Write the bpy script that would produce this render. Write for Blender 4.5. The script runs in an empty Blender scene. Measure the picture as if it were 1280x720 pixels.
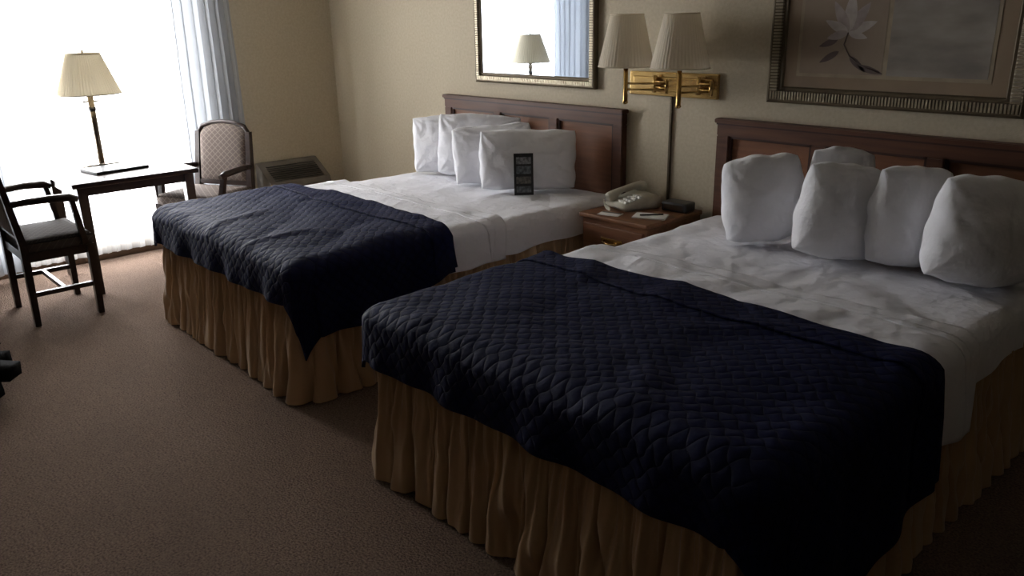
import bpy, bmesh, math, random
from mathutils import Vector, Matrix, noise
random.seed(4)
pi=math.pi
S=bpy.context.scene
try:
    S.view_settings.view_transform='Standard'; S.view_settings.look='None'
except Exception: pass
COL=S.collection
# ---------------------------------------------------------------- materials
def nt(name):
    m=bpy.data.materials.new(name); m.use_nodes=True
    n=m.node_tree; n.nodes.clear()
    o=n.nodes.new('ShaderNodeOutputMaterial')
    return m,n,o
def mixc(n,fac,a,b):
    x=n.nodes.new('ShaderNodeMix'); x.data_type='RGBA'
    if isinstance(fac,(int,float)): x.inputs[0].default_value=fac
    else: n.links.new(fac,x.inputs[0])
    for v,i in ((a,6),(b,7)):
        if isinstance(v,tuple): x.inputs[i].default_value=(*v,1)
        else: n.links.new(v,x.inputs[i])
    return x.outputs[2]
def mth(n,op,a,b=0.0):
    x=n.nodes.new('ShaderNodeMath'); x.operation=op
    for v,i in ((a,0),(b,1)):
        if isinstance(v,(int,float)): x.inputs[i].default_value=v
        else: n.links.new(v,x.inputs[i])
    return x.outputs[0]
def coord(n,kind='Object',scale=(1,1,1)):
    t=n.nodes.new('ShaderNodeTexCoord'); m=n.nodes.new('ShaderNodeMapping')
    m.inputs['Scale'].default_value=scale
    n.links.new(t.outputs[kind],m.inputs[0]); return m.outputs[0]
def noi(n,vec,scale,detail=3):
    x=n.nodes.new('ShaderNodeTexNoise'); x.inputs['Scale'].default_value=scale; x.inputs['Detail'].default_value=detail
    n.links.new(vec,x.inputs['Vector']); return x.outputs['Fac']
def ramp(n,f,lo,hi):
    x=n.nodes.new('ShaderNodeMapRange'); n.links.new(f,x.inputs[0])
    x.inputs[1].default_value=lo; x.inputs[2].default_value=hi; return x.outputs[0]
def prin(n,o,rough=.6,metal=0,spec=.5,sheen=0):
    p=n.nodes.new('ShaderNodeBsdfPrincipled')
    p.inputs['Roughness'].default_value=rough; p.inputs['Metallic'].default_value=metal
    p.inputs['Specular IOR Level'].default_value=spec
    if sheen: p.inputs['Sheen Weight'].default_value=sheen
    n.links.new(p.outputs[0],o.inputs[0]); return p
def bump(n,p,h,dist,st=1):
    b=n.nodes.new('ShaderNodeBump'); b.inputs['Distance'].default_value=dist; b.inputs['Strength'].default_value=st
    n.links.new(h,b.inputs['Height']); n.links.new(b.outputs[0],p.inputs['Normal'])
def simple(name,c1,c2=None,rough=.6,metal=0,scale=20,bd=0,spec=.5,vs=(1,1,1),sheen=0,bs=None):
    m,n,o=nt(name); p=prin(n,o,rough,metal,spec,sheen)
    v=coord(n,'Object',vs); f=noi(n,v,scale,4)
    c2=c2 or tuple(x*.8 for x in c1)
    n.links.new(mixc(n,ramp(n,f,.35,.65),c1,c2),p.inputs['Base Color'])
    if bd: bump(n,p,noi(n,v,bs or scale*3,3),bd)
    return m
M={}
M['wall']=simple('wall_vinyl',(.56,.49,.365),(.505,.44,.325),.75,0,60,.002,.25,bs=160)
M['wall2']=simple('wall_taupe_low_bounce',(.26,.21,.155),(.23,.185,.135),.75,0,60,.002,.25,bs=160)  # unseen walls darkened on purpose to cut the light they bounce back
M['ceil']=simple('ceiling_paint',(.5,.46,.39),None,.9,0,30)
def carpet():
    m,n,o=nt('carpet'); p=prin(n,o,.95,0,.1)
    v=coord(n); f=noi(n,v,130,3); g=noi(n,v,2.2,3); h=noi(n,v,22,4)
    c=mixc(n,ramp(n,f,.32,.68),(.115,.078,.060),(.325,.228,.172))
    c=mixc(n,mth(n,'MULTIPLY',ramp(n,g,.35,.7),.30),c,(.15,.105,.080))
    c=mixc(n,mth(n,'MULTIPLY',ramp(n,h,.5,.75),.4),c,(.28,.20,.15))
    n.links.new(c,p.inputs['Base Color']); bump(n,p,f,.010); return m
M['carpet']=carpet()
def wood(name,a,b,rough=.4,vs=(1.2,14,14)):
    m,n,o=nt(name); p=prin(n,o,rough,0,.35)
    v=coord(n,'Object',vs); f=noi(n,v,3,6)
    n.links.new(mixc(n,ramp(n,f,.3,.7),a,b),p.inputs['Base Color']); bump(n,p,f,.0006); return m
M['wood']=wood('cherry_wood',(.12,.046,.022),(.072,.027,.014),.5)
M['wood2']=wood('cherry_wood_panel',(.215,.088,.040),(.145,.057,.026),.5)
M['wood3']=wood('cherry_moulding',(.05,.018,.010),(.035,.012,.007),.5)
M['oak']=wood('nightstand_wood',(.23,.10,.045),(.14,.058,.026),.4)
M['dwood']=wood('dark_table_wood',(.03,.015,.012),(.015,.008,.006),.3)
M['base']=simple('baseboard_wood',(.12,.07,.04),None,.5)
def linen(name,c,c2,bd=.004):
    m,n,o=nt(name); p=prin(n,o,.85,0,.2,.1)
    v=coord(n); f=noi(n,v,5,4); g=noi(n,v,14,5)
    n.links.new(mixc(n,f,c,c2),p.inputs['Base Color'])
    bump(n,p,mth(n,'ADD',mth(n,'MULTIPLY',f,2.5),g),bd*2); return m
M['sheet']=linen('white_sheet',(.88,.88,.93),(.83,.83,.89),.006)
M['pillow']=linen('pillow_cotton',(.92,.92,.96),(.89,.89,.93),.005)
M['mattress']=linen('mattress_ticking',(.7,.69,.7),(.66,.65,.66),.002)
def quilt():
    m,n,o=nt('navy_quilt'); p=prin(n,o,.75,0,.14,0)
    v=coord(n,'UV'); s=n.nodes.new('ShaderNodeSeparateXYZ'); n.links.new(v,s.inputs[0])
    wv=mth(n,'MULTIPLY',mth(n,'SINE',mth(n,'MULTIPLY',s.outputs[0],2*pi/.05)),.005)
    k=pi/.056
    sy=mth(n,'ADD',s.outputs[1],wv)
    a=mth(n,'ABSOLUTE',mth(n,'SINE',mth(n,'MULTIPLY',mth(n,'ADD',s.outputs[0],sy),k)))
    b=mth(n,'ABSOLUTE',mth(n,'SINE',mth(n,'MULTIPLY',mth(n,'SUBTRACT',s.outputs[0],sy),k)))
    h=mth(n,'POWER',mth(n,'MULTIPLY',a,b),.4)
    g=noi(n,coord(n),11,4)
    n.links.new(mixc(n,h,(.0045,.0065,.029),(.0070,.0105,.052)),p.inputs['Base Color'])
    bump(n,p,mth(n,'ADD',h,mth(n,'MULTIPLY',g,2.2)),.0036); return m
M['quilt']=quilt()
M['skirt']=simple('gold_dust_ruffle',(.54,.36,.20),(.44,.285,.15),.40,0,6,.002,.45,(1,1,.2),.15)
M['brass']=simple('polished_brass',(.62,.42,.17),(.5,.33,.12),.25,1,8)
M['nickel']=simple('dark_brass',(.20,.165,.12),(.13,.105,.075),.3,1,8)
M['ivory']=simple('ivory_plastic',(.60,.56,.46),None,.4)
M['black']=simple('black_plastic',(.015,.014,.014),None,.4)
M['paper']=simple('paper',(.75,.74,.7),(.7,.69,.65),.8)
M['grey']=simple('ac_metal',(.17,.15,.13),(.14,.125,.11),.4,.3,10)
M['blackcloth']=simple('black_nylon',(.006,.006,.007),(.01,.01,.011),.85,0,30,.003,.1)
M['silverframe']=simple('champagne_frame',(.45,.39,.28),(.32,.27,.19),.4,.6,40)
M['frameedge']=simple('frame_edge',(.15,.115,.07),None,.4,.4)
m,n,o=nt('mirror_glass'); p=prin(n,o,.02,1,.5); n.links.new(mixc(n,noi(n,coord(n),3),(.46,.50,.56),(.48,.52,.57)),p.inputs['Base Color']); M['mirror']=m
def cloth_trans(name,c,tr,transp,bd=0):
    m,n,o=nt(name)
    d=n.nodes.new('ShaderNodeBsdfDiffuse'); t=n.nodes.new('ShaderNodeBsdfTranslucent'); a=n.nodes.new('ShaderNodeBsdfTransparent')
    col=mixc(n,noi(n,coord(n,'Object',(1,1,.1)),30),c,tuple(x*.93 for x in c))
    n.links.new(col,d.inputs[0]); n.links.new(col,t.inputs[0])
    x=n.nodes.new('ShaderNodeMixShader'); x.inputs[0].default_value=tr
    n.links.new(d.outputs[0],x.inputs[1]); n.links.new(t.outputs[0],x.inputs[2])
    y=n.nodes.new('ShaderNodeMixShader'); y.inputs[0].default_value=transp
    n.links.new(x.outputs[0],y.inputs[1]); n.links.new(a.outputs[0],y.inputs[2])
    n.links.new(y.outputs[0],o.inputs[0]); return m
M['sheer']=cloth_trans('sheer_voile',(.93,.93,.92),.6,.28)
M['drape']=cloth_trans('blue_grey_drape',(.45,.47,.50),.25,0)
M['shade']=cloth_trans('cream_shade',(.88,.80,.66),.4,0)
M['shade2']=cloth_trans('cream_lined_shade',(.62,.55,.41),.13,0)
m,n,o=nt('window_glass'); a=n.nodes.new('ShaderNodeBsdfTransparent'); g=n.nodes.new('ShaderNodeBsdfGlossy'); g.inputs['Roughness'].default_value=.02
x=n.nodes.new('ShaderNodeMixShader'); x.inputs[0].default_value=.05; n.links.new(a.outputs[0],x.inputs[1]); n.links.new(g.outputs[0],x.inputs[2]); n.links.new(x.outputs[0],o.inputs[0]); M['glass']=m
M['alu']=simple('white_window_frame',(.6,.6,.6),None,.4)
def fabric(name,l,d):
    m,n,o=nt(name); p=prin(n,o,.85,0,.2)
    s=n.nodes.new('ShaderNodeSeparateXYZ'); n.links.new(coord(n),s.inputs[0])
    k=pi/.05; w=mth(n,'ADD',s.outputs[2],s.outputs[1])
    a=mth(n,'ABSOLUTE',mth(n,'SINE',mth(n,'MULTIPLY',mth(n,'ADD',s.outputs[0],w),k)))
    b=mth(n,'ABSOLUTE',mth(n,'SINE',mth(n,'MULTIPLY',mth(n,'SUBTRACT',s.outputs[0],w),k)))
    h=ramp(n,mth(n,'MINIMUM',a,b),.10,.35)
    c=mixc(n,h,l,d); c=mixc(n,mth(n,'MULTIPLY',noi(n,coord(n),90),.4),c,tuple((x+y)/2 for x,y in zip(l,d)))
    n.links.new(c,p.inputs['Base Color']); return m
M['fabric']=fabric('chair_diamond_fabric',(.20,.165,.14),(.10,.077,.068))
M['seatfabric']=fabric('chair_seat_fabric',(.085,.072,.065),(.04,.033,.031))
# ---------------------------------------------------------------- mesh helpers
def mk(name,bm,mats,parent=None,smooth=False,loc=None,rot=None):
    me=bpy.data.meshes.new(name); bm.to_mesh(me); bm.free()
    for m in (mats if isinstance(mats,(list,tuple)) else [mats]): me.materials.append(M[m] if isinstance(m,str) else m)
    if smooth:
        for p in me.polygons: p.use_smooth=True
    o=bpy.data.objects.new(name,me); COL.objects.link(o)
    if parent: o.parent=parent
    if loc: o.location=loc
    if rot: o.rotation_euler=rot
    return o
def empty(name,loc=(0,0,0),rz=0):
    o=bpy.data.objects.new(name,None); o.empty_display_size=.1; COL.objects.link(o); o.location=loc; o.rotation_euler=(0,0,rz); return o
def abox(bm,x0,x1,y0,y1,z0,z1,mi=0):
    r=bmesh.ops.create_cube(bm,size=1,matrix=Matrix.Translation(((x0+x1)/2,(y0+y1)/2,(z0+z1)/2))@Matrix.Diagonal((x1-x0,y1-y0,z1-z0,1)))
    for v in r['verts']:
        for f in v.link_faces: f.material_index=mi
    return r['verts']
def box(name,x0,x1,y0,y1,z0,z1,mat,parent=None,bev=0,seg=2,smooth=False):
    bm=bmesh.new(); abox(bm,x0,x1,y0,y1,z0,z1)
    if bev: bmesh.ops.bevel(bm,geom=bm.edges[:],offset=bev,segments=seg,profile=.5,affect='EDGES')
    o=mk(name,bm,mat,parent,smooth)
    return o
def atube(bm,pts,r,seg=12,mi=0,cap=True):
    rings=[]; n=len(pts); P=[Vector(p) for p in pts]
    R=r if isinstance(r,(list,tuple)) else [r]*n
    up=None
    for i,p in enumerate(P):
        d=(P[min(i+1,n-1)]-P[max(i-1,0)]).normalized()
        if up is None: up=Vector((0,0,1)) if abs(d.z)<.9 else Vector((1,0,0))
        a=d.cross(up).normalized(); b=a.cross(d).normalized(); up=b
        rings.append([bm.verts.new(p+a*R[i]*math.cos(2*pi*k/seg)+b*R[i]*math.sin(2*pi*k/seg)) for k in range(seg)])
    for i in range(n-1):
        for k in range(seg):
            f=bm.faces.new((rings[i][k],rings[i][(k+1)%seg],rings[i+1][(k+1)%seg],rings[i+1][k])); f.material_index=mi; f.smooth=True
    if cap:
        for rr,rev in ((rings[0],False),(rings[-1],True)):
            f=bm.faces.new(rr if rev else rr[::-1]); f.material_index=mi
def tube(name,pts,r,mat,parent=None,seg=12):
    bm=bmesh.new(); atube(bm,pts,r,seg); return mk(name,bm,mat,parent)
def lathe(name,prof,c,mat,parent=None,seg=32,pleat=0,npl=0,smooth=True):
    bm=bmesh.new(); rings=[]
    for r,z in prof:
        rings.append([bm.verts.new((c[0]+(r+(pleat*math.cos(npl*2*pi*k/seg) if r>.02 else 0))*math.cos(2*pi*k/seg),c[1]+(r+(pleat*math.cos(npl*2*pi*k/seg) if r>.02 else 0))*math.sin(2*pi*k/seg),c[2]+z)) for k in range(seg)])
    for i in range(len(prof)-1):
        for k in range(seg):
            bm.faces.new((rings[i][k],rings[i][(k+1)%seg],rings[i+1][(k+1)%seg],rings[i+1][k]))
    return mk(name,bm,mat,parent,smooth)
def grid(name,fn,nu,nv,mat,parent=None,uvf=None,solid=0,sub=0):
    bm=bmesh.new(); uvl=bm.loops.layers.uv.new('UVMap'); V=[];U={}
    for i in range(nu+1):
        row=[]
        for j in range(nv+1):
            p,uv=fn(i/nu,j/nv); v=bm.verts.new(p); U[v]=uv; row.append(v)
        V.append(row)
    for i in range(nu):
        for j in range(nv):
            f=bm.faces.new((V[i][j],V[i+1][j],V[i+1][j+1],V[i][j+1])); f.smooth=True
            for l in f.loops: l[uvl].uv=U[l.vert]
    bmesh.ops.recalc_face_normals(bm,faces=bm.faces[:])
    o=mk(name,bm,mat,parent,True)
    if solid:
        s=o.modifiers.new('thick','SOLIDIFY'); s.thickness=solid; s.offset=0
    return o
def nz(x,y,z,s=1): return noise.noise(Vector((x*s,y*s,z*s)))
# ---------------------------------------------------------------- room
XW=-6.13; XR=3.0; YB=-6.6; CH=2.5
WY0,WY1,WZ0,WZ1=-3.0,-1.12,.14,2.25
box('floor',XW-.1,XR+.1,YB-.1,.1,-.1,0,'carpet')
box('ceiling',XW-.1,XR+.1,YB-.1,.1,CH,CH+.1,'ceil')
box('wall_north',XW-.1,XR+.1,0,.1,0,CH,'wall')
box('wall_south',XW-.1,XR+.1,YB-.1,YB,0,CH,'wall2')
box('wall_east',XR,XR+.1,YB,0,0,CH,'wall2')
bm=bmesh.new()
abox(bm,XW-.1,XW,WY1,0,0,CH); abox(bm,XW-.1,XW,YB,WY0,0,CH); abox(bm,XW-.1,XW,WY0,WY1,0,WZ0); abox(bm,XW-.1,XW,WY0,WY1,WZ1,CH)
mk('wall_west',bm,'wall')
box('baseboard_west',XW,XW+.015,YB,0,0,.09,'base',None,.003)
box('baseboard_north',XW+.015,XR,-.015,0,0,.09,'base',None,.003)
bm=bmesh.new()
for a in (WY0,(WY0+WY1)/2-.025,WY1-.05): abox(bm,XW-.08,XW-.03,a,a+.05,WZ0,WZ1)
for z in (WZ0,WZ1-.05): abox(bm,XW-.08,XW-.03,WY0,WY1,z,z+.05)
win=empty('window_1')
mk('window_frame',bm,'alu',win); box('window_pane',XW-.06,XW-.055,WY0+.05,WY1-.05,WZ0+.05,WZ1-.05,'glass',win)
# curtains
def curtain(name,y0,y1,z0,z1,x,amp,nf,mat,ny,gather=0):
    def fn(a,b):
        y=y0+(y1-y0)*a; z=z0+(z1-z0)*b
        ph=a*nf*2*pi+1.3*nz(a*nf*.35,0,3.1)*3
        am=amp*(.7+.6*nz(a*9,z*.6,7)+.25*(1-b))
        yy=y+gather*(1-b)*(a-.5)*.25+.01*math.sin(ph*2+1)
        return (x+am*math.sin(ph)+.01*nz(y*3,z*2,1),yy,z),(a*3,b*2)
    return grid(name,fn,ny,24,mat)
curtain('sheer_curtain',-3.1,-1.0,.05,2.34,XW+.045,.018,27,'sheer',380)
curtain('drape_curtain',-1.32,-.90,.05,2.34,XW+.115,.028,6,'drape',110,.25)
curtain('drape_curtain',-3.0,-2.5,.05,2.34,XW+.115,.028,7,'drape',120,.05)
rod=tube('curtain_rod',[(XW+.11,-3.2,2.40),(XW+.11,-.8,2.40)],.012,'alu')
# ---------------------------------------------------------------- air conditioner
ac=empty('air_conditioner')
bm=bmesh.new()
prof=[(0,.0),(.24,.0),(.25,.36),(.235,.40),(.03,.53),(0,.53)]
ya,yb=-.80,-.28
A=[bm.verts.new((XW+.02+p[0],ya,p[1])) for p in prof]; B=[bm.verts.new((XW+.02+p[0],yb,p[1])) for p in prof]
for i in range(len(prof)):
    j=(i+1)%len(prof); bm.faces.new((A[i],A[j],B[j],B[i]))
bm.faces.new(A[::-1]); bm.faces.new(B)
mk('cabinet',bm,'grey',ac)
bm=bmesh.new()
for i in range(8):
    t=(i+.7)/9.5; x=XW+.02+.235-t*.19; z=.402+t*.12
    abox(bm,x-.007,x+.006,ya+.05,yb-.05,z,z+.005,0)
mk('louvre_grille',bm,'black',ac)
bm=bmesh.new(); abox(bm,XW+.262,XW+.272,ya+.04,yb-.04,.12,.34); mk('front_panel',bm,'grey',ac)
# ---------------------------------------------------------------- beds
def headboard(x0,x1):
    e=empty('headboard')
    z0,z1=.25,1.09; y0,y1=-.055,-.008
    bm=bmesh.new()
    abox(bm,x0-.01,x1+.01,y0-.012,y1,z1-.022,z1)
    abox(bm,x0,x1,y0,y1,z1-.085,z1-.022)
    abox(bm,x0,x1,y0,y1,z0,z0+.12)
    w=(x1-x0); sw=.07
    xs=[x0,x0+w/3-sw/2+.01,x0+2*w/3-sw/2-.01,x1-sw]
    for x in xs: abox(bm,x,x+sw,y0+.0005,y1,z0+.12,z1-.085)
    for x in (x0,x1-sw): abox(bm,x,x+sw,y0,y1,.0,z0)
    bmesh.ops.bevel(bm,geom=bm.edges[:],offset=.004,segments=2,affect='EDGES')
    mk('frame',bm,'wood',e)
    bm=bmesh.new()
    for i in range(3): abox(bm,xs[i]+sw-.005,xs[i+1]+.005,y0+.026,y1-.005,z0+.11,z1-.075)
    mk('panels',bm,'wood2',e)
    bm=bmesh.new()
    for i in range(3):
        a,b=xs[i]+sw,xs[i+1]; c,d=z0+.12,z1-.085
        for q in ((a,b,c,c+.012),(a,b,d-.012,d),(a,a+.012,c,d),(b-.012,b,c,d)): abox(bm,q[0],q[1],y0+.010,y0+.028,q[2],q[3])
    mk('panel_moulding',bm,'wood3',e)
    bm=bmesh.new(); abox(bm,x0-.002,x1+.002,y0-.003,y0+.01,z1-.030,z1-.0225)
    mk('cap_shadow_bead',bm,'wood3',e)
headboard(-4.60,-2.99); headboard(-2.37,-.76)
def drape_fn(cx,w,L,top,e,t0,t1,Dr,Dl,Df,seed,flR=.3,flL=.06,rip=.012,hasfoot=True,edge=0,wr=.006):
    r=.055; wi=w/2-r; Li=L-r
    nin=.62
    def fn(a,b):
        s=2*a-1; sg=1 if s>0 else -1; s=abs(s)
        flare=flR if sg>0 else flL
        if hasfoot:
            bt=.72
            t=t0+(Li-t0)*b/bt if b<bt else Li
            oy=0 if b<bt else (b-bt)/(1-bt)*(Df+r*.57+.0)
        else:
            t=t0+(t1-t0)*b; oy=0
        t+=edge*nz(a*3,seed,0)*(1-b) if hasfoot else edge*nz(a*3,seed,0)*(1-2*b)
        D=(Dr if sg>0 else Dl)(t)+r*.57
        if s<nin: xi=wi*s/nin; ox=0
        else: xi=wi; ox=(s-nin)/(1-nin)*D
        mn=min(ox,oy); d=(ox**3+oy**3)**(1/3) +(.25 if sg>0 else -.05)*mn
        n2=math.hypot(ox,oy); dx,dy=(ox/n2,oy/n2) if n2>0 else (0,0)
        al=r*pi/2
        if d<al: g=r*math.sin(d/al*pi/2); h=r*(1-math.cos(d/al*pi/2))
        else: g=r; h=r+(d-al)
        out=g+e*min(1,d/al)
        lower=max(0,d-al)
        path=(t if ox>0 else 0)+(xi if oy>0 else 0)*sg
        rp=rip*min(1,lower/.12)*(math.sin(path*17+seed*3)+.6*math.sin(path*31+seed))
        out+=rp+.06*lower
        X=cx+sg*(xi+dx*out+flare*mn)
        Y=-(t+dy*out+flare*mn)
        q=nz(X*1.6+Y*.9,Y*1.3-X*.7,seed+20); ridge=max(0,1-abs(q)*7)
        lump=wr*(abs(nz(X*2.2,Y*2.2,seed))*2.0+.6*abs(nz(X*6,Y*6,seed))+.7*ridge)
        Z=top-h+lump*(1 if d<al else .2)
        return (X,Y,max(Z,.03)),(sg*(xi+ox),t+oy)
    return fn
def ruffle(cx,w,L,e,seed):
    r=.07; hw=w/2; pts=[]
    def add(p,nrm): pts.append((Vector(p),Vector(nrm)))
    N=150
    for i in range(N): add((cx+hw,-.1-(L-r-.1)*i/N,0),(1,0,0))
    for i in range(14):
        a=pi/2*i/14; add((cx+hw-r+r*math.cos(a),-(L-r)-r*math.sin(a),0),(math.cos(a),-math.sin(a),0))
    for i in range(N): add((cx+hw-r-(w-2*r)*i/N,-L,0),(0,-1,0))
    for i in range(14):
        a=pi/2*i/14; add((cx-hw+r-r*math.sin(a),-(L-r)-r*math.cos(a),0),(-math.sin(a),-math.cos(a),0))
    for i in range(N+1): add((cx-hw,-(L-r)+(L-r-.1)*i/N,0),(-1,0,0))
    n=len(pts)-1; dist=[0]
    for i in range(n): dist.append(dist[-1]+(pts[i+1][0]-pts[i][0]).length)
    def fn(a,b):
        k=a*n; i=min(int(k),n-1); f=k-i
        p=pts[i][0].lerp(pts[i+1][0],f); nn=pts[i][1].lerp(pts[i+1][1],f).normalized(); s=dist[i]+(dist[i+1]-dist[i])*f
        low=b
        wob=2.6*nz(s*2.6,seed,b*.9)+1.4*nz(s*7,seed,b*1.8+3)
        ph=s*2*pi/.105+wob*1.8
        am=.024*(.30+.70*low)*(.5+1.3*abs(nz(s*3.1,seed,2)+.25))
        sh=math.sin(ph); sh=math.copysign(abs(sh)**.8,sh)
        fine=.0065*math.sin(s*2*pi/.024+5*nz(s*6,1,seed))*(1-low)**1.3+.009*math.sin(s*2*pi/.048+7*nz(s*5,2,seed)+b*1.5)*(1-.4*low)
        o=.006+.044*low+am*sh*min(1,.3+b*2)+fine+.018*low*nz(s*2.5,seed,9)+.008*nz(s*14,b*6,seed)
        tang=Vector((-nn.y,nn.x,0))
        p=p+nn*o+tang*(.018*low*math.cos(ph)+.01*low*nz(s*4,b*2,seed+7))
        z=.455-(.455-.006)*b+.014*low*max(0,nz(s*5,seed,4))
        return (p.x,p.y,z),(s,b)
    return grid('dust_ruffle',fn,1300,16,'skirt',e)
def bed(cx,w,L,seed,DrQ,DlQ,Df,DrS,DlS,flR):
    e=empty('bed')
    box('box_spring',cx-w/2+.03,cx+w/2-.03,-L+.03,-.08,.16,.40,'mattress',e,.03,3)
    bm=bmesh.new()
    for x in (cx-w/2+.12,cx+w/2-.16):
        for y in (-L+.15,-.2): abox(bm,x,x+.04,y,y+.04,0,.17)
    mk('bed_frame_legs',bm,'black',e)
    bm=bmesh.new(); abox(bm,cx-w/2+.015,cx+w/2-.015,-L+.015,-.075,.385,.59); bmesh.ops.bevel(bm,geom=bm.edges[:],offset=.045,segments=5,affect='EDGES')
    mk('mattress',bm,'sheet',e,True)
    f0=drape_fn(cx,w,L,.600,.012,.085,1.25,lambda t:.16+.02*nz(t*4,seed,1),lambda t:.16,0,seed+5,rip=.004,hasfoot=False,wr=.009)
    grid('fitted_sheet',f0,110,90,'sheet',e)
    f1=drape_fn(cx,w,L,.622,.022,.96,1.35,DrS,DlS,0,seed+1,rip=.008,hasfoot=False,edge=.05,wr=.010)
    grid('top_sheet_cuff',f1,120,40,'sheet',e,solid=.010)
    f1b=drape_fn(cx,w,L,.6275,.026,1.035,1.05,DrS,DlS,0,seed+1,rip=.008,hasfoot=False,edge=.05,wr=.010)
    grid('cuff_stitched_hem',f1b,120,3,'sheet',e,solid=.004)
    f2=drape_fn(cx,w,L,.642,.040,1.30,L,DrQ,DlQ,Df,seed,flR=flR,rip=.010,edge=.03,wr=.014)
    grid('quilt',f2,190,170,'quilt',e,solid=.014)
    f3=drape_fn(cx,w,L,.655,.048,1.29,1.44,lambda t:DrQ(t)*.95,lambda t:DlQ(t)*.9,0,seed,rip=.010,hasfoot=False,edge=.04,wr=.014)
    grid('quilt_fold',f3,150,40,'quilt',e,solid=.008)
    ruffle(cx,w-.01,L,e,seed)
bed(-3.79,1.56,2.10,1.0,lambda t:.21+.12*min(1,max(0,(t-1.35)/.4)),lambda t:.17,.19,lambda t:.20,lambda t:.13,.14)
bed(-1.57,1.56,2.165,4.0,lambda t:.40+.08*min(1,max(0,(t-1.35)/.4)),lambda t:.19,.20,lambda t:.31+.02*math.sin(t*9),lambda t:.14,.08)
# ---------------------------------------------------------------- pillows
def pillow(x,y,z,w,h,T,ang,lean,seed,roll=0,rd=.25,low=0,wk=1):
    bm=bmesh.new(); N=52; V={}
    for side in (1,-1):
        for i in range(N+1):
            for j in range(N+1):
                u=-1+2*i/N; v=-1+2*j/N
                u=math.sin(u*pi/2)*.4+u*.6; v=math.sin(v*pi/2)*.4+v*.6
                edge=(i in (0,N) or j in (0,N))
                if edge and side==-1: continue
                th=max((1-u*u)*(1-v*v),0)**.44
                cu=u*math.sqrt(1-v*v/2); cv=v*math.sqrt(1-u*u/2)
                uu=u*(1-rd)+cu*rd*1.05; vv=v*(1-rd)+cv*rd*1.05
                px=uu*w/2*(1-.04*(1-vv*vv)*abs(uu)**3)*(1.0-low*vv)
                pz=h/2+vv*h/2
                wr=.008*nz(u*1.4,v*1.4,seed+side)+.003*nz(u*4,v*4,seed*2+side)
                q=nz(u*1.1+v*.5,v*.9-u*.3,seed*1.7+side); fold=-.008*max(0,1-abs(q)*6)
                crease=0
                for cxn,czn in ((-1,1),(1,1),(-1,-1),(1,-1)):
                    an=math.atan2(v-czn,u-cxn); rr=math.hypot(u-cxn,v-czn)
                    crease+=.005*math.sin(an*13+seed+cxn*2)*math.exp(-(rr/.8)**2)
                py=-side*(T/2*th*(1-.20*v+.15*nz(u*1.2,v*1.2,seed)) + wk*(wr+crease+fold)*th**.6)
                px+=.012*nz(v*2,u,seed+9); pz+=.012*nz(u*2,v,seed+4)
                V[(side,i,j)]=bm.verts.new((px,py,pz))
    g=lambda s,i,j: V[(s,i,j)] if (s,i,j) in V else V[(1,i,j)]
    for s in (1,-1):
        for i in range(N):
            for j in range(N):
                q=[g(s,i,j),g(s,i+1,j),g(s,i+1,j+1),g(s,i,j+1)]
                if s==-1: q=q[::-1]
                bm.faces.new(q)
    return mk('pillow',bm,'pillow',None,True,(x,y,z),(-math.radians(lean),math.radians(roll),math.radians(ang)))
zb=.630
pillow(-4.23,-.31,zb,.50,.365,.17,40,8,1,-3,.2)
pillow(-3.98,-.29,zb,.54,.385,.17,42,7,2,3,.2)
pillow(-3.74,-.35,zb,.50,.345,.17,50,8,3,-4,.2)
pillow(-3.43,-.37,zb,.58,.345,.18,50,8,4,1,.2)
# near bed
pillow(-1.835,-.42,zb,.37,.375,.26,42,7,5,-7,.42,.05,.6)
pillow(-1.62,-.27,zb,.28,.41,.14,42,4,6,5,.4,0,.6)
pillow(-1.50,-.49,zb,.355,.385,.25,48,7,7,9,.40,.04,.6)
pillow(-1.245,-.40,zb,.335,.39,.22,52,6,8,5,.38,.05,.6)
pillow(-.975,-.46,zb,.40,.395,.27,52,7,9,8,.42,.06,.6)
# brochure
e=empty('brochure',(-3.335,-.49,.628),math.radians(50))
box('card',-.055,.055,-.0015,.0015,0,.235,'black',e)
for k,(z0,z1,c) in enumerate([(.175,.215,(.35,.35,.36)),(.12,.165,(.18,.2,.22)),(.065,.105,(.22,.2,.17)),(.015,.05,(.18,.2,.22))]):
    m=simple('brochure_print_%d'%k,c,tuple(v*.25 for v in c),.5,0,60)
    box('print_%d'%k,-.042,.042,-.0025,-.0014,z0,z1,m,e)
for o in e.children: o.rotation_euler=(-.10,0,0)
# ---------------------------------------------------------------- nightstand
e=empty('nightstand')
x0,x1,y0,y1=-2.91,-2.45,-.49,-.02
box('carcass',x0+.012,x1-.012,y0+.02,y1,.06,.575,'oak',e,.003)
box('plinth',x0+.03,x1-.03,y0+.04,y1,0,.06,'oak',e)
box('top',x0,x1,y0,y1,.575,.60,'oak',e,.008,3)
for k,(a,b) in enumerate(((.40,.55),(.235,.385),(.08,.22))):
    box('drawer_%d'%k,x0+.03,x1-.03,y0+.004,y0+.022,a,b,'wood2',e,.005)
    zc=(a+b)/2
    tube('pull_%d'%k,[(-2.68-.05,y0+.004,zc),(-2.68-.045,y0-.018,zc-.004),(-2.68,y0-.024,zc-.012),(-2.68+.045,y0-.018,zc-.004),(-2.68+.05,y0+.004,zc)],.005,'brass',e,8)
    box('pull_plate_%d'%k,-2.75,-2.61,y0+.001,y0+.005,zc-.015,zc+.015,'brass',e,.0015)
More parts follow.
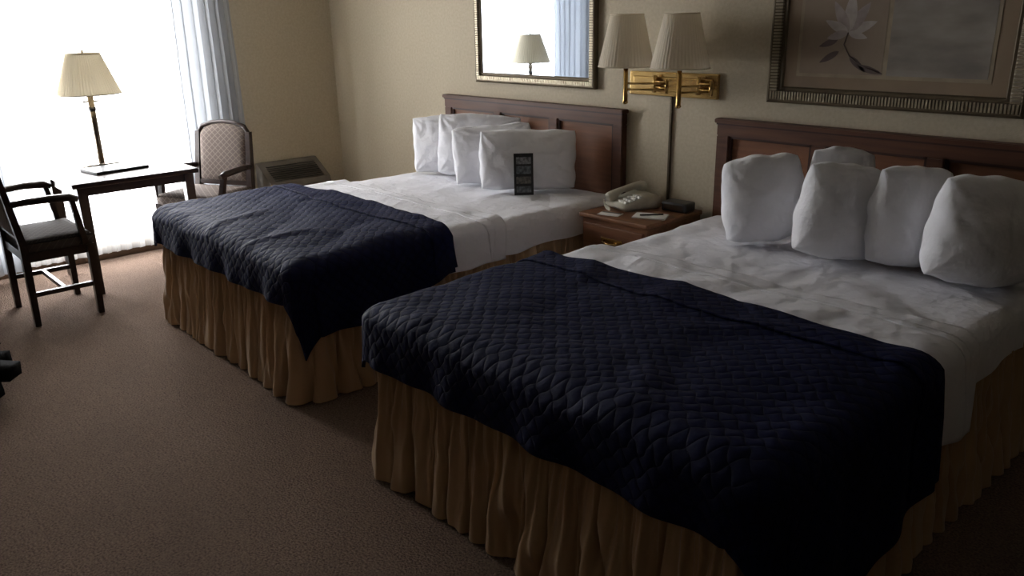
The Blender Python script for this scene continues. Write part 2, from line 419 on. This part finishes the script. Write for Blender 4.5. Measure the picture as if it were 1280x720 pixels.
# telephone : wedge body, handset lying across the left side in a cradle
e=empty('telephone',(-2.785,-.20,.60),math.radians(-20))
bm=bmesh.new()
pr=[(-.115,0),(.115,0),(.115,.066),(.07,.07),(-.115,.026)]
A=[bm.verts.new((-.10,p[0],p[1])) for p in pr];B=[bm.verts.new((.11,p[0],p[1])) for p in pr]
for i in range(5):
    j=(i+1)%5; bm.faces.new((A[i],A[j],B[j],B[i]))
bm.faces.new(A[::-1]);bm.faces.new(B); bmesh.ops.recalc_face_normals(bm,faces=bm.faces[:])
bmesh.ops.bevel(bm,geom=bm.edges[:],offset=.008,segments=3,affect='EDGES')
mk('phone_body',bm,'ivory',e,True)
bm=bmesh.new()
hs=[(-.118,.043,.02),(-.11,.047,.029),(-.085,.054,.031),(-.062,.070,.022),(-.03,.082,.0165),(.03,.096,.0165),(.06,.096,.022),(.085,.092,.031),(.108,.088,.029),(.117,.086,.02)]
atube(bm,[(-.062,a,b) for a,b,c in hs],[c for a,b,c in hs],18); mk('handset',bm,'ivory',e)
bm=bmesh.new()
for i in range(3):
    for j in range(4): abox(bm,.0+i*.028,.020+i*.028,-.085+j*.028,-.066+j*.028,.030+j*.0068,.046+j*.0068)
mk('keypad',bm,'paper',e)
bm=bmesh.new(); pts=[]
for i in range(260):
    t=i/259; a=t*2*pi*26
    pts.append((-.062+.13*math.sin(t*3.0)*(.6+.4*t)+.007*math.cos(a),-.14-.025*math.sin(t*pi),.010+.007*math.sin(a)+.03*max(0,1-4*t)**2))
atube(bm,pts,.0022,6); mk('coiled_cord',bm,'ivory',e)
# alarm clock
e=empty('alarm_clock',(-2.540,-.115,.60),math.radians(4))
box('clock_body',-.075,.075,-.05,.05,0,.05,'black',e,.01,3,True)
box('clock_display',-.055,.055,-.052,-.048,.012,.038,simple('clock_face',(.05,.03,.02),None,.2),e)
# papers
e=empty('notepad',(-2.555,-.33,.60),math.radians(25)); box('pad',-.085,.085,-.055,.055,0,.008,'paper',e,.001); tube('pen',[(-.05,-.02,.012),(.06,.03,.012)],.004,'black',e,8)
e=empty('information_card',(-2.745,-.425,.60),math.radians(15)); box('card_sheet',-.06,.06,-.035,.035,0,.004,'paper',e); box('card_header',-.055,.055,.012,.030,.0042,.005,'black',e)
# ---------------------------------------------------------------- swing arm wall lamp
e=empty('swing_arm_wall_lamp')
box('back_plate',-2.97,-2.40,-.022,-.002,1.175,1.30,'brass',e,.006,3)
box('back_plate_raised',-2.94,-2.43,-.030,-.021,1.20,1.275,'brass',e,.006,3)
box('cord_cover',-2.700,-2.684,-.014,-.002,.61,1.176,'nickel',e,.003)
for k,(sx,px,ex,ey) in enumerate(((-2.80,-2.78,-2.62,-.15),(-2.463,-2.50,-2.36,-.14))):
    sy=-.26
    bm=bmesh.new()
    atube(bm,[(px,-.045,1.195),(px,-.045,1.285)],.012)
    atube(bm,[(px,-.02,1.24),(px,-.045,1.24)],.012)
    for z in (1.225,1.255):
        atube(bm,[(px,-.045,z),(ex,ey,z)],.006)
        atube(bm,[(ex,ey,z),(sx,sy,z)],.006)
    atube(bm,[(ex,ey,1.205),(ex,ey,1.275)],.010)
    atube(bm,[(sx,sy,1.15),(sx,sy,1.158),(sx,sy,1.17),(sx,sy,1.33)],[.008,.016,.012,.012],16)
    atube(bm,[(sx,sy,1.33),(sx,sy,1.38)],.018,16)
    atube(bm,[(sx,sy,1.38),(sx,sy,1.58)],.003,6)
    for a in range(3):
        c=a*2*pi/3; atube(bm,[(sx,sy,1.575),(sx+.075*math.cos(c),sy+.075*math.sin(c),1.585)],.002,6)
    mk('arm_%d'%(k+1),bm,'brass',e)
    lathe('bulb_%d'%(k+1),[(.001,.10),(.02,.095),(.03,.07),(.028,.045),(.014,.01),(.013,0)],(sx,sy,1.38),'paper',e,16)
    o=lathe('lampshade_%d'%(k+1),[(.142,0),(.083,.25)],(sx,sy,1.342),'shade',e,192,.0012,48)
    for r,z in ((.142,1.342),(.083,1.592)):
        tube('shade_trim',[(sx+r*math.cos(2*pi*i/48),sy+r*math.sin(2*pi*i/48),z) for i in range(49)],.004,'shade',e,6)
# ---------------------------------------------------------------- frames
def frame(e,x0,x1,z0,z1,fw,ybk,rib):
    bm=bmesh.new()
    prof=[(0,0),(0,-.026),(.010,-.032),(.016,-.030),(fw-.022,-.020),(fw-.016,-.016),(fw-.006,-.018),(fw,-.012),(fw,0)]
    loops=[]
    for d,yy in prof:
        loops.append([bm.verts.new(p) for p in ((x0+d,ybk+yy,z0+d),(x1-d,ybk+yy,z0+d),(x1-d,ybk+yy,z1-d),(x0+d,ybk+yy,z1-d))])
    for i in range(len(loops)-1):
        for k in range(4): bm.faces.new((loops[i][k],loops[i][(k+1)%4],loops[i+1][(k+1)%4],loops[i+1][k]))
    bmesh.ops.recalc_face_normals(bm,faces=bm.faces[:])
    mk('frame_moulding',bm,'frameedge',e)
    bm=bmesh.new(); a,b=.016,fw-.022; ya,yb_=ybk-.034,ybk-.022
    n=int((x1-x0-2*a)/rib)
    for i in range(n):
        x=x0+a+(i+.5)*(x1-x0-2*a)/n
        for z in (z0+(a+b)/2,z1-(a+b)/2): abox(bm,x-rib*.3,x+rib*.3,ya,yb_+.004,z-(b-a)/2,z+(b-a)/2)
    n=int((z1-z0-2*b)/rib)
    for i in range(n):
        z=z0+b+(i+.5)*(z1-z0-2*b)/n
        for x in (x0+(a+b)/2,x1-(a+b)/2): abox(bm,x-(b-a)/2,x+(b-a)/2,ya,yb_+.004,z-rib*.3,z+rib*.3)
    mk('frame_ribs',bm,'silverframe',e)
e=empty('wall_mirror'); frame(e,-4.28,-3.22,1.187,2.0,.062,-.004,.014)
box('mirror_glass',-4.24,-3.26,-.016,-.010,1.23,1.96,'mirror',e)
e=empty('framed_botanical_print'); fx0,fx1,fz0,fz1=-2.12,-1.02,1.183,2.05
frame(e,fx0,fx1,fz0,fz1,.075,-.004,.014)
box('mat_board',fx0+.06,fx1-.06,-.014,-.008,fz0+.06,fz1-.06,simple('mat_board',(.28,.20,.125),(.23,.165,.105),.6,0,5),e)
box('print_inner_border',fx0+.135,fx1-.135,-.0155,-.0135,fz0+.125,fz1-.125,simple('print_border',(.36,.285,.19),None,.6),e)
box('print_panel_magnolia',fx0+.15,fx0+.53,-.0165,-.015,fz0+.14,fz1-.14,simple('print_panel_a',(.30,.23,.165),(.24,.18,.125),.6,0,5),e)
box('print_panel_landscape',fx0+.55,fx1-.15,-.0165,-.015,fz0+.14,fz1-.14,simple('print_panel_b',(.36,.32,.27),(.19,.165,.14),.6,0,3,vs=(1,1,2.5)),e)
def petal(bm,x,z,ang,l,w,y,mi):
    c=math.cos(ang); s=math.sin(ang); N=10; L=[];R=[]
    for i in range(N+1):
        t=i/N; hw=w*math.sin(pi*t**.8)**.8 if 0<t<1 else 0.0005
        px=t*l
        L.append(bm.verts.new((x+px*c-(hw)*s,y,z+px*s+hw*c))); R.append(bm.verts.new((x+px*c+hw*s,y,z+px*s-hw*c)))
    for i in range(N):
        f=bm.faces.new((L[i],R[i],R[i+1],L[i+1])); f.material_index=mi
bm=bmesh.new(); cx,cz=-1.755,1.50
for i,(a,l,w) in enumerate([(20,.13,.022),(55,.15,.026),(88,.17,.028),(120,.15,.024),(155,.12,.02),(195,.10,.018),(-15,.09,.016)]):
    petal(bm,cx,cz,math.radians(a),l,w,-.0172-.0002*i,i%2)
for a,x,z,l in ((-150,-1.79,1.42,.10),(-40,-1.74,1.40,.10),(200,-1.80,1.47,.09),(-15,-1.70,1.36,.12)):
    petal(bm,x,z,math.radians(a),l,.014,-.0171,2)
atube(bm,[(cx,-.0172,cz),(-1.77,-.0172,1.45),(-1.74,-.0172,1.40),(-1.68,-.0172,1.36),(-1.60,-.0172,1.335)],.0025,6,2)
mk('magnolia',bm,[simple('petal_light',(.48,.42,.38),(.36,.31,.28),.7,0,20),simple('petal_shadow',(.38,.32,.29),(.27,.22,.2),.7,0,20),simple('stem_dark',(.12,.085,.075),None,.7)],e)
# ---------------------------------------------------------------- writing table
TZ=.705
e=empty('writing_table'); tx0,tx1,ty0,ty1=-5.96,-5.25,-2.34,-1.58
box('table_top',tx0,tx1,ty0,ty1,TZ-.030,TZ,'dwood',e,.008,3)
bm=bmesh.new()
abox(bm,tx0+.05,tx1-.05,ty0+.045,ty0+.065,TZ-.10,TZ-.030)
abox(bm,tx0+.05,tx1-.05,ty1-.065,ty1-.045,TZ-.052,TZ-.030)
for x in (tx0+.045,tx1-.065): abox(bm,x,x+.02,ty0+.05,ty1-.05,TZ-.085,TZ-.030)
mk('apron',bm,'dwood',e)
bm=bmesh.new()
for x in (tx0+.058,tx1-.058):
    for y in (ty0+.058,ty1-.058):
        vs=abox(bm,x-.029,x+.029,y-.029,y+.029,0,TZ-.030)
        for v in vs:
            if v.co.z<.1: v.co.x=x+(v.co.x-x)*.8; v.co.y=y+(v.co.y-y)*.8
mk('legs',bm,'dwood',e)
# table lamp
e=empty('table_lamp'); lx,ly=-5.84,-1.99
box('base_plate',lx-.07,lx+.07,ly-.11,ly+.11,TZ,TZ+.022,'nickel',e,.004)
tube('column',[(lx,ly,TZ+.02),(lx,ly,TZ+.46)],.019,'nickel',e,20)
tube('column_collar',[(lx,ly,TZ+.36),(lx,ly,TZ+.385)],.024,'black',e,20)
tube('crossbar',[(lx,ly-.05,TZ+.42),(lx,ly+.05,TZ+.42)],.006,'nickel',e,10)
tube('harp',[(lx,ly,TZ+.46),(lx,ly,TZ+.735)],.004,'nickel',e,8)
tube('finial',[(lx,ly,TZ+.720),(lx,ly,TZ+.732),(lx,ly,TZ+.742)],[.006,.009,.004],'nickel',e,10)
lathe('lampshade',[(.19,0),(.10,.25)],(lx,ly,TZ+.468),'shade2',e,240,.0025,60)
for r,z in ((.19,0),(.10,.25)):
    tube('shade_trim',[(lx+r*math.cos(2*pi*i/48),ly+r*math.sin(2*pi*i/48),TZ+.468+z) for i in range(49)],.005,'shade2',e,6)
bm=bmesh.new()
for a in range(3):
    c=a*2*pi/3; atube(bm,[(lx,ly,TZ+.712),(lx+.098*math.cos(c),ly+.098*math.sin(c),TZ+.715)],.002,6)
mk('shade_spider',bm,'nickel',e)
e=empty('leather_folder',(-5.62,-1.98,TZ),math.radians(8)); box('cover',-.12,.12,-.17,.17,0,.018,'black',e,.004); box('sheet_of_paper',-.07,.06,.0,.15,.0185,.0195,'paper',e)
# ---------------------------------------------------------------- chairs
def chair(x,y,rz,sy=1,az=.62,seat='fabric'):
    e=empty('dining_armchair',(x,y,0),math.radians(rz)); e.scale=(1,sy,1)
    bm=bmesh.new()
    def post(p,q,r0,r1):
        P=Vector(p);Q=Vector(q); n=6
        pts=[P.lerp(Q,i/n) for i in range(n+1)]; 
        rings=[]
        for i,c in enumerate(pts):
            r=r0+(r1-r0)*i/n
            rings.append([bm.verts.new(c+Vector((a*r,b*r,0))) for a,b in ((-1,-1),(1,-1),(1,1),(-1,1))])
        for i in range(n):
            for k in range(4): bm.faces.new((rings[i][k],rings[i][(k+1)%4],rings[i+1][(k+1)%4],rings[i+1][k]))
        bm.faces.new(rings[0][::-1]); bm.faces.new(rings[-1])
    for s in (-1,1):
        post((s*.235,-.19,0),(s*.245,-.195,.42),.018,.023)
        post((s*.245,-.17,.42),(s*.265,-.13,az-.02),.018,.016)
        post((s*.225,.20,0),(s*.225,.19,.46),.018,.023)
        post((s*.225,.19,.46),(s*.215,.25,.86),.022,.017)
        atube(bm,[(s*.222,.225,az-.01),(s*.25,.12,az),(s*.27,.0,az+.003),(s*.27,-.12,az-.003),(s*.265,-.165,az-.018)],[.017,.019,.021,.023,.018],10)
        abox(bm,s*.235-.012,s*.235+.012,-.19,.19,.17,.195)
        abox(bm,s*.24-.012,s*.24+.012,-.19,.19,.37,.42)
    abox(bm,-.235,.235,-.012,.012,.17,.195)
    abox(bm,-.24,.24,-.20,-.175,.37,.42); abox(bm,-.225,.225,.18,.20,.37,.42)
    arc=[(-.215,.19,.50),(-.218,.222,.68),(-.215,.25,.85),(-.18,.257,.895),(-.10,.262,.918),(0,.264,.926),(.10,.262,.918),(.18,.257,.895),(.215,.25,.85),(.218,.222,.68),(.215,.19,.50)]
    atube(bm,arc,.016,8)
    abox(bm,-.215,.215,.18,.205,.49,.52)
    mk('wood_frame',bm,'dwood',e)
    bm=bmesh.new(); abox(bm,-.25,.25,-.225,.185,.405,.485)
    bmesh.ops.subdivide_edges(bm,edges=bm.edges[:],cuts=6,use_grid_fill=True)
    for v in bm.verts:
        if v.co.z>.48: v.co.z+=.018*(1-(v.co.x/.25)**2)*(1-((v.co.y+.02)/.205)**2)
    bmesh.ops.bevel(bm,geom=[ed for ed in bm.edges if len(ed.link_faces)==2 and ed.calc_face_angle()>1],offset=.015,segments=3,affect='EDGES')
    mk('seat_cushion',bm,seat,e,True)
    bm=bmesh.new(); N=16; F=[];Bk=[]
    for i in range(N+1):
        rf=[];rb=[]
        for j in range(N+1):
            u=-1+2*i/N; v=j/N
            top=.85+.072*(1-abs(u)**2.4)
            z=.505+(top-.505)*v; yb=.195+(z-.46)*.155
            b=.030*max(0,(1-u**6))**.5*max(0,1-(2*v-1)**6)**.5
            rf.append(bm.verts.new((u*.208,yb-.006-b,z))); rb.append(bm.verts.new((u*.208,yb+.006+b*.5,z)))
        F.append(rf);Bk.append(rb)
    for i in range(N):
        for j in range(N):
            bm.faces.new((F[i][j],F[i+1][j],F[i+1][j+1],F[i][j+1])); bm.faces.new((Bk[i][j],Bk[i][j+1],Bk[i+1][j+1],Bk[i+1][j]))
    mk('back_cushion',bm,'fabric',e,True)
    return e
chair(-5.19,-2.545,180,.85,.70,'seatfabric')
chair(-5.60,-1.41,28,1,.63)
# ---------------------------------------------------------------- travel bag
e=empty('travel_bag',(-4.14,-3.20,0),math.radians(48))
bm=bmesh.new(); abox(bm,-.25,.25,-.16,.16,0,.28); bmesh.ops.bevel(bm,geom=bm.edges[:],offset=.11,segments=8,affect='EDGES')
for v in bm.verts:
    v.co+=Vector((nz(v.co.x*5,v.co.y*5,v.co.z*5),nz(v.co.y*5,v.co.z*5,1),nz(v.co.z*5,v.co.x*5,2)))*.014*(1 if v.co.z>.05 else 0)
mk('bag_body',bm,'blackcloth',e,True)
for s in (-1,1): tube('handle',[(-.12,s*.12,.22),(-.10,s*.09,.275),(-.04,s*.05,.292),(.04,s*.05,.292),(.10,s*.09,.275),(.12,s*.12,.22)],.008,'blackcloth',e,8)
tube('zip',[(-.2,0,.262),(-.1,0,.280),(0,0,.284),(.1,0,.280),(.2,0,.262)],.004,'black',e,6)
# ---------------------------------------------------------------- light
w=bpy.data.worlds.new('World'); S.world=w; w.use_nodes=True
bg=w.node_tree.nodes['Background']; bg.inputs[0].default_value=(.85,.93,1,1); bg.inputs[1].default_value=2.0
L=bpy.data.lights.new('daylight','AREA'); L.shape='RECTANGLE'; L.size=2.3; L.size_y=2.0; L.energy=480; L.color=(.98,.98,1)
lo=bpy.data.objects.new('daylight',L); COL.objects.link(lo); lo.location=(XW-.45,(WY0+WY1)/2,1.3); lo.rotation_euler=(0,-pi/2,0)
# ---------------------------------------------------------------- camera
f,th,ps,ro=1016.94,.3233,.7335,-.0211
R0=Vector((math.sin(ps),math.cos(ps),0)); h=Vector((-math.cos(ps),math.sin(ps),0))
F=h*math.cos(th)-Vector((0,0,math.sin(th))); U0=h*math.sin(th)+Vector((0,0,math.cos(th)))
R=R0*math.cos(ro)+U0*math.sin(ro); U=-R0*math.sin(ro)+U0*math.cos(ro)
cd=bpy.data.cameras.new('camera'); cam=bpy.data.objects.new('camera',cd); COL.objects.link(cam)
cd.sensor_width=36; cd.lens=f*36/1280; cd.clip_start=.02
mt=Matrix((R,U,-F)).transposed().to_4x4(); mt.translation=Vector((0,-3.6035,1.6)); cam.matrix_world=mt
S.camera=cam
